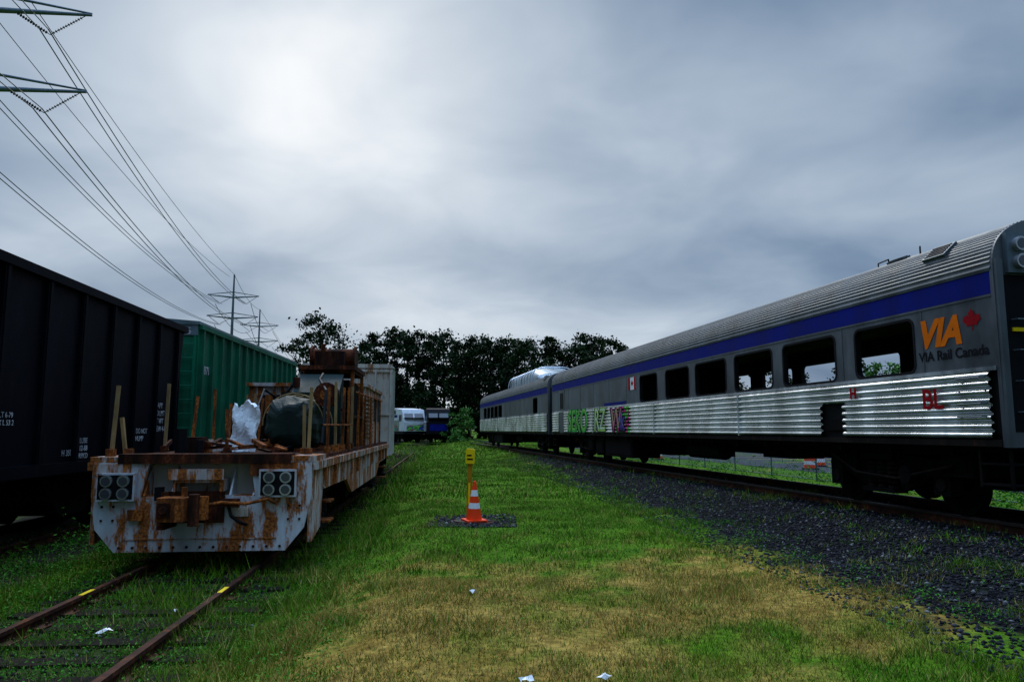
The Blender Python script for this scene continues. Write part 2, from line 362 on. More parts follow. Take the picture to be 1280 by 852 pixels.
W=[weeds(170,lambda y,n:Lc(y)+rng.uniform(.85,2.4,n),5,14,.017,.10,36,.06),
   weeds(340,lambda y,n:Lc(y)+rng.uniform(-3.6,-.85,n),5,15,.023,.13,42,.10),
   weeds(170,lambda y,n:Lc(y)+rng.uniform(-.68,.68,n),5,12,.016,.10,30,.05),
   weeds(120,lambda y,n:Bd(y)+rng.uniform(-.7,.7,n),4.5,20,.017,.09,30,.06),
   weeds(70,lambda y,n:Rc(y)+rng.uniform(-4.0,-1.2,n),5,30,.018,.08,34,.07),
   weeds(110,lambda y,n:rng.uniform(-2.5,3.5,n),5,14,.011,.09,24,.022),
   weeds(140,lambda y,n:Rc(y)+rng.uniform(3.4,6.5,n),15,45,.05,.25,40,.3),
   weeds(60,lambda y,n:Hc(y)+rng.uniform(1.5,2.8,n),12,30,.04,.2,34,.22)]
leafobj('weeds',np.concatenate(W),M_weed)
def tree(mb,x,y,h,rad,base=.22,ncl=34,per=80,ls=.3,z0=0.):
    trunkr=h*.014
    lean=random.uniform(-.4,.4)
    mb.cyl((x,y,z0-.3),(x+lean*.5,y,z0+h*.5),trunkr*1.3,M_bark,trunkr*.8,n=7,caps=False)
    mb.cyl((x+lean*.5,y,z0+h*.5),(x+lean,y,z0+h*.93),trunkr*.8,M_bark,trunkr*.15,n=6,caps=False)
    out=[]
    for i in range(ncl):
        t=base+(1-base)*((i+random.random())/ncl); tt=(t-base)/(1-base)
        env=rad*math.sqrt(max(0.02,1-(abs(tt-.45)/.58)**2.2))*random.uniform(.75,1.2)
        a=random.uniform(0,6.283); r=env*math.sqrt(random.uniform(.08,1))
        c=np.array([x+lean*t+math.cos(a)*r,y+math.sin(a)*r,z0+h*t*.97])
        mb.cyl((x+lean*t,y,z0+h*max(.12,t-.14)),tuple(c),trunkr*.3,M_bark,trunkr*.08,n=4,caps=False)
        cr=rad*random.uniform(.18,.36)
        p=int(per*random.uniform(.6,1.3))
        pts=rng.normal(size=(p,3)); pts/=np.linalg.norm(pts,axis=1)[:,None]; pts*=(rng.random((p,1))**.45)*cr*np.array([1.15,1.15,.75])
        pts*=(1+.35*rng.normal(size=(p,1)))
        out.append(leafquads(c+pts,ls*rng.uniform(.5,1.1,p),.65))
    return np.concatenate(out)
mb=MB(); e=empty('deciduous_tree',Matrix.Identity(4))
Vt=np.concatenate([tree(mb,-21.4,82,14.6,4.0,.2,46,120,.2),tree(mb,-18.4,84,11,2.4,.2,22,90,.2),tree(mb,-24.6,84,12.2,2.3,.2,22,90,.2)]); leafobj('foliage',Vt,M_leafd,e); mb.obj('trunk_and_limbs',parent=e)
mb=MB(); e=empty('tree_line',Matrix.Identity(4)); A=[]
def topy(px): return float(np.interp(px,[440,470,500,560,600,650,700,720,735,760,775],[420,416,414,418,420,420,424,430,414,422,430]))
px=452
while px<768:
    Y=random.uniform(108,126); X_=(px-640)/920*Y; h=(537-topy(px)+random.uniform(-8,5))/920*Y+1.8
    A.append(tree(mb,X_,Y,h,random.uniform(2.8,4.6),.2,38,115,.27)); px+=random.uniform(12,20)
for k in range(24):
    X_=random.uniform(-34,60); Y=random.uniform(128,150); A.append(tree(mb,X_,Y,random.uniform(9,14),4.4,.15,22,60,.38))
for k in range(34):
    X_=random.uniform(-40,16); A.append(tree(mb,X_,random.uniform(112,128),random.uniform(3,6),2.8,.05,14,60,.3))
leafobj('foliage',np.concatenate(A),M_leafd,e); mb.obj('trunks_and_limbs',parent=e)
mb=MB(); e=empty('deciduous_tree',Matrix.Identity(4))
leafobj('foliage',tree(mb,35.6,70,8.2,2.6,.2,30,80,.2),M_leafb,e); mb.obj('trunk_and_limbs',parent=e)
mb=MB(); e=empty('bush',Matrix.Identity(4))
leafobj('foliage',np.concatenate([tree(mb,-6.0,90,4.4,1.7,.03,26,90,.16),tree(mb,-7.0,91,3.2,1.2,.03,18,70,.16)]),M_leafb,e); mb.obj('stems',parent=e)
# ------------------------------------------------------------------ tracks
def track(name,cf,slope,y0,y1,ztop,rail,top,tie_z,skip=0.,marks=False):
    mb=MB(); nrm=Vector((1,-slope,0)).normalized()
    for sg in(-.75,.75):
        p0=Vector((cf(y0),y0,ztop))+nrm*sg; p1=Vector((cf(y1),y1,ztop))+nrm*sg
        mb.beam(p0-Vector((0,0,.02)),p1-Vector((0,0,.02)),.07,.04,top)
        mb.beam(p0-Vector((0,0,.085)),p1-Vector((0,0,.085)),.018,.09,rail)
        mb.beam(p0-Vector((0,0,.14)),p1-Vector((0,0,.14)),.14,.02,rail)
        if marks:
            for ya,yb in((8.55,8.85),):
                a=Vector((cf(ya),ya,ztop+.003))+nrm*sg; b_=Vector((cf(yb),yb,ztop+.003))+nrm*sg; mb.beam(a-Vector((0,0,.01)),b_-Vector((0,0,.01)),.05,.02,M_yel)
    y=y0
    while y<y1:
        if random.random()>=skip:
            c=Vector((cf(y),y,tie_z)); sh=random.uniform(-.06,.06); tw=nrm*1.3
            a=c-tw+Vector((sh,0,-.07)); b_=c+tw+Vector((sh,random.uniform(-.03,.03),-.07))
            mb.beam(a,b_,.21,.14+random.uniform(-.01,.01),M_tie)
            for sg in(-.75,.75):
                q=c+nrm*sg; mb.box((q.x-.13,q.y-.09,tie_z+.002),(q.x+.13,q.y+.09,tie_z+.014),rail)
                for dx in(-.09,.09): mb.cyl((q.x+dx,q.y+.05,tie_z),(q.x+dx,q.y+.05,tie_z+.04),.014,rail,n=6)
        y+=.56
    return mb.obj(name)
track('railway_track',Lc,-.09,-3,60,-.03,M_rail,M_rail,-.145,.12,True)
track('railway_track',Rc,-.172,-2,75,.52,M_rail,M_railtop,.37)
track('railway_track',Hc,-.1,-3,60,-.03,M_rail,M_rail,-.165)
# ------------------------------------------------------------------ truck (bogie)
def truck(mb,yc,base=2.4,r=.45,mat=None,heavy=False):
    mat=mat or M_under
    for dy in(-base/2,base/2):
        y=yc+dy; mb.cyl((-.8,y,r),(.8,y,r),.08,mat,n=10)
        for sg in(-1,1):
            mb.cyl((sg*.68,y,r),(sg*.80,y,r),r,mat,n=28); mb.cyl((sg*.80,y,r),(sg*.815,y,r),r*.78,M_under,n=24)
            mb.cyl((sg*.81,y,r),(sg*1.1,y,r),.13,mat,n=12); mb.box((sg*1.03-.1,y-.17,r-.16),(sg*1.03+.1,y+.17,r+.2),mat)
            mb.cyl((sg*1.12,y,r),(sg*1.15,y,r),.1,M_sill,n=12)
    for sg in(-1,1):
        b=base/2
        mb.prism([(yc-b-.25,r+.2),(yc-b+.2,r+.14),(yc-.45,r-.16),(yc+.45,r-.16),(yc+b-.2,r+.14),(yc+b+.25,r+.2),(yc+b+.2,r+.34),(yc+.5,r+.42),(yc-.5,r+.42),(yc-b-.2,r+.34)],'x',sg*1.03-.06,sg*1.03+.06,mat)
        for dy in(-.25,0,.25):
            for k in range(6): mb.cyl((sg*1.13,yc+dy,r-.12+k*.075),(sg*1.13,yc+dy,r-.085+k*.075),.09,M_sill,n=10)
        mb.box((sg*1.13-.13,yc-.4,r+.34),(sg*1.13+.13,yc+.4,r+.44),mat)
        mb.box((sg*1.13-.13,yc-.4,r-.2),(sg*1.13+.13,yc+.4,r-.13),mat)
        if heavy:
            mb.beam((sg*1.2,yc-b-.5,r+.5),(sg*1.2,yc+b+.5,r+.5),.06,.1,mat)
            mb.cyl((sg*1.18,yc+b*.5,r+.1),(sg*1.18,yc+b*.5,r+.6),.05,mat,n=8)
            mb.cyl((sg*1.15,yc-b*.55,r+.12),(sg*1.3,yc-b*.55,r+.12),.14,mat,n=14)
            mb.tube([(sg*1.25,yc-b-.4,r+.3),(sg*1.28,yc-.5,r+.05),(sg*1.28,yc+.5,r+.1),(sg*1.22,yc+b,r+.4)],.025,M_sill,6)
    mb.box((-1.15,yc-.2,r-.02),(1.15,yc+.2,r+.3),mat)
# ------------------------------------------------------------------ passenger cars
def rr(a,b,c,d,r,k=5):
    pts=[]
    for ci,(cu,cz) in enumerate(((b-r,d-r),(a+r,d-r),(a+r,c+r),(b-r,c+r))):
        for i in range(k): t=math.radians(90*ci+90*i/(k-1)); pts.append((cu+r*math.cos(t),cz+r*math.sin(t)))
    return pts
def windowcell(mb,w,u0,u1,z0,z1,win,mat,reveal=None,gask=None,r=.1):
    a,b,c,d=win; k=5; P=rr(a,b,c,d,r,k); out=[(u1,z1),(u0,z1),(u0,z0),(u1,z0)]
    vs=[(w,u,z) for u,z in P]+[(w,u,z) for u,z in out]; N=len(P); fs=[]
    for ci in range(4):
        for i in range(k-1): fs.append((N+ci,ci*k+i,ci*k+i+1))
        fs.append((N+ci,ci*k+k-1,(ci*k+k)%N,N+(ci+1)%4))
    mb.add(vs,fs,mat)
    if reveal:
        w2,m2=reveal; vs=[(w,u,z) for u,z in P]+[(w2,u,z) for u,z in P]
        mb.add(vs,[(i,(i+1)%N,N+(i+1)%N,N+i) for i in range(N)],m2)
    if gask:
        wo,m3=gask; Q=rr(a-.04,b+.04,c-.04,d+.04,r+.04,k)
        vs=[(wo,u,z) for u,z in P]+[(wo,u,z) for u,z in Q]+[(w,u,z) for u,z in Q]
        mb.add(vs,[(i,(i+1)%N,N+(i+1)%N,N+i) for i in range(N)]+[(N+i,N+(i+1)%N,2*N+(i+1)%N,2*N+i) for i in range(N)],m3)
def flutes(mb,w,sg,u0,u1,z0,z1,n,depth,mat):
    prof=[];p=(z1-z0)/n
    for i in range(n):
        for k in range(9):
            t=k/8; prof.append((w+sg*depth*(math.sin(math.pi*t)**.6),z0+p*(i+.10+.80*t)))
        prof.append((w,z0+p*(i+1)))
    vs=[(a,u0,z) for a,z in prof]+[(a,u1,z) for a,z in prof]; N=len(prof)
    mb.add(vs,[(i,i+1,N+i+1,N+i) for i in range(N-1)],mat,True)
LEN=25.9; WID=3.05
def passenger_car(M,wins,dome=False,detail=True):
    e=empty('passenger_rail_car',M); mb=MB(); zb,zc,zw,zs,zr=1.15,2.08,2.08,3.06,3.36
    edges=[0.0]+[(wins[i][1]+wins[i+1][0])/2 for i in range(len(wins)-1)]
    for wside,inner,gk in((0,.1,-.008),(WID,WID-.1,WID+.008)):
        for i,(a,b) in enumerate(wins):
            u0=edges[i]; u1=edges[i+1] if i<len(wins)-1 else b+.3
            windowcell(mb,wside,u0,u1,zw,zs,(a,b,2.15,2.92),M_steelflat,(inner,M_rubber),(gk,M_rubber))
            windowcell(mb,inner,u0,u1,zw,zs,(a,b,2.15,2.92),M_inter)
        ue=wins[-1][1]+.3
        mb.box((min(wside,inner),ue,zw),(max(wside,inner),LEN,zs),M_steelflat)
        mb.box((min(inner,wside+(.05 if wside==0 else -.05)),0,zb),(max(inner,wside+(.05 if wside==0 else -.05)),LEN,zc-.002),M_inter)
        mb.box((wside-.004 if wside==0 else wside-.05,0,zs+.001),(wside+.05 if wside==0 else wside+.004,LEN,zr),M_blue)
    for u in np.arange(1.3,LEN,1.95):
        if not any(a-.03<u<b+.03 for a,b in wins): mb.box((-.006,u,zw+.01),(-.001,u+.03,zs-.01),M_steelflat)
    mb.box((-.02,0,zc-.03),(-.001,LEN,zc+.025),M_steel); mb.box((-.012,0,zs-.035),(-.0015,LEN,zs-.005),M_steelflat)
    nF=8; p=(zc-zb-.03)/nF
    def seg(u0,u1,mat): flutes(mb,0,-1,u0,u1,zb,zc-.03,nF,.05,mat)
    if detail:
        seg(0.12,3.3,M_steel); seg(3.95,14.6,M_steel); seg(14.6,16.4,M_graf); seg(16.4,23.5,M_steel); seg(24.5,LEN-.1,M_steel)
        flutes(mb,0,-1,3.3,3.95,zb+5*p,zc-.03,3,.05,M_steel)
        mb.box((.03,3.3,zb),(.06,3.95,zb+5*p),M_black); mb.box((-.02,3.29,zb),(.03,3.32,zb+5*p),M_black)
        mb.box((-.01,3.35,zb+.12),(.03,3.9,zb+.3),M_under)
        mb.box((-.012,23.5,zb),(.04,24.5,zs),M_steelflat); mb.box((-.02,23.7,2.2),(-.013,24.3,2.9),M_black)
        for u in(7.1,12.4,18.9): mb.box((-.05,u,zb),(-.002,u+.05,zc-.03),M_steel)
    else: seg(.1,LEN-.1,M_steel)
    flutes(mb,WID,1,0.1,LEN-.1,zb,zc-.03,nF,.05,M_steel)
    mb.box((-.02,0,zb-.09),(.1,LEN,zb-.002),M_sill); mb.box((WID-.1,0,zb-.09),(WID+.02,LEN,zb-.002),M_sill)
    N=150; prof=[]
    for i in range(N+1):
        t=math.pi*i/N; cx=math.copysign(abs(math.cos(t))**.66,math.cos(t)); sz=math.sin(t)**.76
        off=(.010 if i%3==1 else 0)
        prof.append((WID/2-(WID/2+.012+off)*cx,zr+(.78+off)*sz))
    vs=[(x,-.02,z) for x,z in prof]+[(x,LEN+.02,z) for x,z in prof]
    mb.add(vs,[(i,i+1,N+2+i,N+1+i) for i in range(N)],M_roofst)
    mb.box((.05,0,zs+.18),(WID-.05,LEN,zs+.24),M_inter)
    mb.box((.05,0,zb-.05),(WID-.05,LEN,zb+.08),M_inter)
    for u in(.95,14.4,19.0): mb.box((.1,u,zb+.08),(WID-.1,u+.05,zs+.18),M_inter)
    endp=[(0,zb-.1)]+[(x,z) for x,z in prof[::3]]+[(WID,zb-.1)]
    for u0,u1,sg in((-.06,0.,-1),(LEN,LEN+.06,1)):
        mb.prism(endp,'y',u0,u1,M_steelflat)
        uo=u0 if sg<0 else u1
        def bb(x0,x1,d,z0,z1,m): mb.box((x0,min(uo,uo+sg*d),z0),(x1,max(uo,uo+sg*d),z1),m)
        bb(.0,.09,.05,zb-.1,3.5,M_roofst); bb(WID-.09,WID,.05,zb-.1,3.5,M_roofst)
        for k in range(6):
            gp=.10*k; gx=.04 if k%2 else 0
            mb.box((.95+gx,min(uo+sg*gp,uo+sg*(gp+.08)),1.2),(1.12,max(uo+sg*gp,uo+sg*(gp+.08)),3.45),M_rubber)
            mb.box((WID-1.12,min(uo+sg*gp,uo+sg*(gp+.08)),1.2),(WID-.95-gx,max(uo+sg*gp,uo+sg*(gp+.08)),3.45),M_rubber)
            mb.box((.95+gx,min(uo+sg*gp,uo+sg*(gp+.08)),3.3),(WID-.95-gx,max(uo+sg*gp,uo+sg*(gp+.08)),3.45),M_rubber)
        bb(1.15,WID-1.15,.02,1.2,3.28,M_black)
        bb(.13,.9,.008,1.25,3.3,M_black)
        bb(.16,.5,.07,3.32,3.86,M_galv)
        for zz_ in(3.47,3.70):
            mb.cyl((.33,uo+sg*.07,zz_),(.33,uo+sg*.14,zz_),.095,M_chrome,n=18); mb.cyl((.33,uo+sg*.14,zz_),(.33,uo+sg*.145,zz_),.07,M_glass,n=16)
        for z in(1.5,1.9,2.3,2.7): mb.tube([(.2,uo,z),(.2,uo+sg*.1,z),(.6,uo+sg*.1,z),(.6,uo,z)],.012,M_galv)
        mb.tube([(.75,uo+sg*.02,3.4),(.75,uo+sg*.12,3.0),(.72,uo+sg*.1,1.4),(.9,uo+sg*.3,.7)],.025,M_rubber,8)
        bb(.2,.62,.03,2.55,2.60,M_yel)
        mb.box((1.3,min(uo,uo+sg*.75),.75),(1.75,max(uo,uo+sg*.75),1.0),M_drust)
        mb.box((1.35,min(uo+sg*.6,uo+sg*.95),.68),(1.7,max(uo+sg*.6,uo+sg*.95),1.06),M_drust)
        for x in(.05,WID-.33):
            for z in(.55,.82): mb.box((x,min(uo-sg*.02,uo-sg*.5),z),(x+.28,max(uo-sg*.02,uo-sg*.5),z+.025),M_under)
            mb.box((x,uo-sg*.52-.02,.52),(x+.03,uo-sg*.52+.02,1.1),M_under); mb.box((x,uo-sg*.02-.02,.52),(x+.03,uo-sg*.02+.02,1.1),M_under)
    for z in(1.45,1.62,1.8,1.97): mb.tube([(-.03,.18,z),(-.1,.2,z),(-.1,.62,z),(-.03,.64,z)],.011,M_galv)
    T=Matrix.Translation((WID/2,0,0)); ub=MB()
    ub.box((-.3,0.3,.7),(.3,LEN-.3,1.04),M_under); ub.box((-1.35,.2,.98),(1.35,LEN-.2,1.06),M_under)
    for y0,y1,x0,x1,z0 in((15.0,18.0,-1.35,-.4,.35),(18.4,19.4,-1.3,-.5,.42),(13.1,14.4,.4,1.3,.45),(7.3,8.6,-.2,.6,.62),(16,19,.4,1.3,.4),(19.6,20.3,-1.35,-.9,.5),(.9,1.5,-1.2,.9,.6)):
        ub.box((x0,y0,z0),(x1,y1,.98),M_under); ub.box((x0-.02,y0+.1,z0+.08),(x0,y1-.1,.9),M_under)
    ub.cyl((-.9,9.2,.72),(-.9,11.2,.72),.2,M_under,n=16)
    for x in(-1.0,-.6,.7): ub.cyl((x,1,.93),(x,LEN-1,.93),.03,M_under,n=8)
    for yy in np.arange(1,LEN-1,1.3): ub.box((-1.42,yy,.92),(1.42,yy+.08,1.05),M_under)
    truck(ub,2.9,2.6,.46,heavy=True); truck(ub,LEN-4.9 if detail else LEN-3.6,2.6,.46,heavy=True)
    ub.obj('underframe_and_trucks',T,e)
    for u,x,zc_,hw,hl in((1.05,.17,3.86,.15,.22),(2.25,.42,4.02,.07,.2)):
        R=Matrix.Translation(Vector((x,u,zc_)))@Matrix.Rotation(math.radians(-42 if hw>.1 else -22),4,'Y')
        mb.box((-hw,-hl,-.04),(hw,hl,.035),M_galv,R)
        for k in range(5): mb.box((-hw*.8+k*hw*.34,-hl*.85,.035),(-hw*.8+k*hw*.34+hw*.18,hl*.85,.045),M_black,R)
    mb.tube([(.42,1.75,4.02),(.42,1.75,4.14),(.62,2.0,4.19),(.62,2.0,4.06)],.012,M_black); mb.tube([(.5,2.6,4.05),(.5,2.6,4.13),(.6,3.0,4.15),(.6,3.0,4.05)],.012,M_black)
    for u in(6.5,10.5,14.5,18.5,22.5): mb.cyl((WID/2,u,4.12),(WID/2,u,4.2),.16,M_galv,n=12)
    if dome:
        Nn=20; secs=[(4.5,.0,.6),(5.0,.35,.85),(6.0,.68,1.),(10.2,.70,1.),(12.2,.62,1.),(13.4,.3,.8),(13.9,0,.6)]
        rings=[]
        for u,hh,ws in secs:
            rings.append([(WID/2-1.22*ws*math.copysign(abs(math.cos(math.pi*i/Nn))**.6,math.cos(math.pi*i/Nn)),u,3.95+(hh+.12)*math.sin(math.pi*i/Nn)**.6) for i in range(Nn+1)])
        for a,b in zip(rings[:-1],rings[1:]): mb.add(a+b,[(i,i+1,Nn+2+i,Nn+1+i) for i in range(Nn)],M_dome,True)
        for u in np.arange(5.2,13.3,.9):
            mb.tube([(WID/2-1.24*math.copysign(abs(math.cos(math.pi*i/Nn))**.6,math.cos(math.pi*i/Nn)),u,3.96+.83*math.sin(math.pi*i/Nn)**.6) for i in range(Nn+1)],.03,M_steel,5)
    mb.obj('body_shell',None,e)
    return e
M_dome=paint('dome_glazing',(.3,.35,.37),.3,.5,dirt=.3,bump=.02)
RS=-.172; MC=place(6.31,9.55,.52,RS)
near=passenger_car(MC,[(1.51,2.89),(3.49,5.2),(5.66,7.29),(7.76,9.45),(9.9,11.5),(12.2,13.65)])
d=Vector((-.169,.9856,0))
o2=Vector((6.31,9.55,.52))+d*27.0
far=passenger_car(Matrix.Translation(o2)@Matrix.Rotation(math.atan(.172),4,'Z'),[(2.5,3.6),(14.4,15.9),(16.3,17.8),(18.2,19.7),(20.1,21.6),(22,23.5)],dome=True,detail=False)
def side(u,z,wv=-.006): return Matrix(((0,0,-1,wv),(-1,0,0,u),(0,1,0,z),(0,0,0,1)))
text('VIA',.54,M_orange,side(1.40,2.48),near,'orange_logo_letters',.024,.28)
text('VIA Rail Canada',.198,M_dtext,side(1.40,2.27),near,'dark_lettering',.003)
def leafpoly(c,s):
    h=[(0,1),(.14,.72),(.3,.78),(.25,.35),(.45,.55),(.52,.42),(.85,.45),(.75,.28),(.9,.12),(.5,-.2),(.55,-.35),(.06,-.28),(.05,-.7)]
    return [(c[0]-x*s,c[1]+z*s) for x,z in h]+[(c[0]+x*s,c[1]+z*s) for x,z in h[::-1] if x!=0]
lm=MB(); P=leafpoly((.36,2.74),.18); lm.add([(-.007,u,z) for u,z in P],[tuple(range(len(P)))],M_red); lm.obj('maple_leaf_emblem',None,near)
fl=MB()
fl.box((-.009,14.0,2.55),(-.002,14.75,2.95),M_refl); fl.box((-.012,14.0,2.55),(-.0092,14.19,2.95),M_red); fl.box((-.012,14.56,2.55),(-.0092,14.75,2.95),M_red)
P=leafpoly((14.37,2.74),.13); fl.add([(-.0125,u,z) for u,z in P],[tuple(range(len(P)))],M_red)
fl.box((-.012,15.0,2.12),(-.002,17.5,2.22),M_blue)
fl.obj('flag_decal',None,near)
text('BL',.40,M_red,side(1.35,1.58,-.050),near,'red_graffiti',.008,0)
text('H',.24,M_red,side(3.05,1.8,-.050),near,'red_graffiti_tag',.012,0)
for k,(s_,u_,z_,sz_,mm_) in enumerate((('SEKO',22.7,1.22,1.25,M_gg),('RZ',18.7,1.25,1.15,M_gl),('W',16.6,1.24,1.1,M_gp),('ek',15.9,1.3,.8,M_gv))):
    text(s_,sz_,M_black,side(u_+.06,z_-.03,-.0515),near,'graffiti_outline',.075,.1)
    text(s_,sz_,mm_,side(u_,z_,-.055),near,'graffiti_letters',.035,.1)
    text(s_,sz_*.98,M_refl if k%2 else M_gl,side(u_-.02,z_+.03,-.0585),near,'graffiti_highlight',-.03,.1)
# ------------------------------------------------------------------ open hopper car (dark)
e=empty('hopper_rail_car',place(-8.65+.83,17.7,-.03,-.108)@Matrix.Translation((-1.62,0,0)))
mb=MB(); HL=15.
mb.prism([(-HL,1.25),(-HL,4.2),(0,4.2),(-.05,3.8),(-.32,2.4),(-.42,1.25)],'x',1.46,1.5,M_hop)
mb.prism([(-HL,1.25),(-HL,4.2),(0,4.2),(-.05,3.8),(-.32,2.4),(-.42,1.25)],'x',-1.5,-1.46,M_hop)
mb.box((1.40,-HL,4.14),(1.6,0.02,4.28),M_hop); mb.box((-1.6,-HL,4.14),(-1.4,.02,4.28),M_hop); mb.box((-1.4,-.1,4.14),(1.4,.02,4.28),M_hop)
mb.box((1.45,-HL,1.12),(1.58,-.1,1.3),M_hop)
mb.add([(-1.46,-.02,4.14),(1.46,-.02,4.14),(1.46,-2.2,1.3),(-1.46,-2.2,1.3)],[(0,1,2,3)],M_hop)
for k in range(13):
    y=-.5-k*1.18
    mb.box((1.5,y-.07,1.3),(1.56,y+.07,4.14),M_hop); mb.box((1.56,y-.03,1.3),(1.575,y+.03,4.14),M_hop)
mb.box((-1.4,-HL,1.1),(1.4,.1,1.2),M_hop); mb.box((-.3,-HL,.8),(.3,.5,1.1),M_under)
for x in(.85,1.4): mb.box((x,.0,1.1),(x+.04,.05,4.14),M_hop)
for z in np.arange(1.4,4.1,.38): mb.cyl((.87,.03,z),(1.42,.03,z),.014,M_hop,n=6)
for y in(-4.2,-7.5,-10.8): mb.prism([(y-1.3,1.2),(y+1.3,1.2),(y+.45,.35),(y-.45,.35)],'x',-1.1,1.1,M_under)
truck(mb,-1.9,1.75,.43); truck(mb,-13,1.75,.43)
mb.obj('body',None,e)
def rside(u,z,wv): return Matrix(((0,0,1,wv),(1,0,0,u),(0,1,0,z),(0,0,0,1)))
for u,z,t,s in((-1.6,2.3,'CAPY\nLD LMT\nLT WT\nNEW 4-81',.17),(-2.6,1.75,'DO NOT\nHUMP',.15),(-5.0,1.6,'LUBE\n12-88\nRPKD',.13),(-5.6,1.4,'H 350',.14),(-7.5,2.0,'BLT 6-79\nEX L 53 2',.11)):
    text(t,s,M_letter,rside(u,z,1.506),e,'stencil_lettering',.0)
# ------------------------------------------------------------------ green car
e=empty('green_rail_boxcar',place(-9.68,18.95,-.03,-.075)); mb=MB(); BL=11.6; W2=1.5; top=4.55
mb.box((-W2,0,1.1),(W2,BL,top),M_green)
mb.box((-W2+.02,-.012,1.12),(W2-.02,0.,top-.3),M_greenend)
mb.prism([(-W2-.05,top),(W2+.05,top),(W2+.05,top+.08),(0,top+.2),(-W2-.05,top+.08)],'y',-.08,BL+.08,M_groof)
mb.box((-W2,-.05,top-.28),(W2,-.013,top-.003),M_groof)
for k in range(15):
    y=.25+k*(BL-.5)/14; mb.prism([(W2,y-.09),(W2+.09,y-.05),(W2+.09,y+.05),(W2,y+.09)],'z',1.2,top-.1,M_green)
mb.box((W2,0,1.02),(W2+.1,BL,1.2),M_green); mb.box((W2,0,top-.12),(W2+.11,BL,top-.003),M_green)
for z in np.arange(1.3,4.2,.34): mb.box((-W2+.1,-.07,z),(W2-.75,-.012,z+.1),M_greenend)
for x in(W2-.55,W2-.08): mb.box((x,-.1,1.0),(x+.05,-.05,top-.3),M_greenend)
for z in np.arange(1.15,4.2,.36): mb.cyl((W2-.55,-.09,z),(W2-.04,-.09,z),.016,M_letter if z<1.4 else M_greenend,n=6)
mb.box((-.3,-.7,.8),(.3,BL+.5,1.08),M_under); mb.box((-1.4,.05,.95),(1.4,BL-.05,1.09),M_under)
mb.cyl((-.5,-.25,2.9),(-.5,-.2,2.9),.3,M_drust,n=18); mb.cyl((-.5,-.25,2.9),(-.5,-.01,2.9),.03,M_drust,n=8)
truck(mb,1.9,1.75,.43); truck(mb,BL-1.9,1.75,.43); mb.obj('body',None,e)
F=Matrix(((1,0,0,0),(0,0,-1,-.055),(0,1,0,0),(0,0,0,1)))
text('8795',.24,M_letter,Matrix.Translation((.86,0,4.3))@F,e,'car_number',.006)
text('8795',.3,M_letter,rside(.55,3.3,W2+.004),e,'car_number_on_side',.006)
# ------------------------------------------------------------------ rusted flat car (maintenance machine)
e=empty('maintenance_flat_car',place(-4.21,10.2,-.03,-.09)); mb=MB()
pl=[(-1.45,.93),(-1.38,.5),(-1.12,.2),(1.12,.2),(1.36,.5),(1.45,.93)]
mb.prism(pl,'y',0,.05,M_white)
mb.prism([(-1.45,.93),(-.80,.93),(-.72,1.38),(-1.45,1.38)],'y',0,.05,M_white)
mb.prism([(.70,.93),(1.45,.93),(1.45,1.40),(.62,1.40)],'y',0,.05,M_white)
mb.prism([(.62,1.2),(1.25,1.2),(1.25,1.385),(.62,1.385)],'y',-.02,-.001,M_rust)
mb.prism([(-1.42,1.22),(-.95,1.22),(-.95,1.37),(-1.42,1.37)],'y',-.02,-.001,M_whiter)
mb.box((-.95,.28,.9),(.95,.32,1.4),M_wbox)
mb.box((-.8,.05,.9),(.72,.28,.94),M_whiter)
for x in(-.78,-.42,.35,.66): mb.prism([(0,.94),(.28,.94),(.28,1.36)],'x',x,x+.025,M_white)
mb.box((-1.12,-.03,1.37),(1.16,.3,1.50),M_drust)
mb.box((-1.45,0.05,1.40),(1.45,13.2,1.455),M_drust)
mb.box((-1.5,0.02,1.36),(-1.12,.7,1.46),M_whiter); mb.box((1.165,0.0,1.38),(1.5,.9,1.47),M_whiter)
mb.box((-.36,-.1,1.12),(.28,.27,1.16),M_whiter); mb.box((-.36,-.1,1.0),(-.33,.27,1.12),M_whiter); mb.box((.25,-.1,1.0),(.28,.27,1.12),M_whiter)
mb.box((-.42,-.13,1.16),(.3,-.1,1.30),M_whiter)
mb.box((-.42,-.03,.58),(.3,-.001,1.0),M_drust)
mb.box((-.3,-.32,.68),(.08,-.03,.92),M_rust)
mb.prism([(-.38,-.6),(-.05,-.62),(.02,-.45),(.16,-.40),(.18,-.3),(-.38,-.3)],'z',.66,.96,M_rust)
mb.cyl((.06,-.52,.6),(.06,-.52,1.0),.07,M_drust,n=12); mb.box((-.40,-.5,.55),(-.30,-.05,.74),M_drust); mb.box((-.5,-.12,.66),(-.42,-.02,1.0),M_drust)
mb.box((-.36,-.63,.72),(-.2,-.6,.9),M_drust); mb.cyl((-.28,-.66,.81),(-.28,-.6,.81),.05,M_drust,n=10)
mb.cyl((-.12,-.35,.96),(-.12,-.35,1.08),.04,M_rust,n=10)
mb.box((-.6,-.09,.88),(-.5,-.0,1.06),M_black); mb.box((.3,-.15,.8),(.5,-.01,.9),M_drust)
mb.tube([(.05,-.2,.82),(.3,-.16,.86),(.62,-.14,.84),(.9,-.12,.9),(1.0,-.1,.84)],.022,M_rust,8)
mb.tube([(.35,-.05,.85),(.42,-.12,.68),(.55,-.10,.58),(.6,-.02,.55)],.022,M_rubber,8)
mb.box((-.95,-.06,.62),(-.75,-.001,.76),M_rust); mb.box((.35,-.03,.66),(.62,-.001,.78),M_wbox)
for x in np.arange(-1.05,1.1,.175): mb.cyl((x,-.018,.26),(x,0,.26),.018,M_drust,n=8)
for x in(-1.3,-1.15,1.15,1.3):
    for z in(.62,.8): mb.cyl((x,-.018,z),(x,0,z),.016,M_drust,n=8)
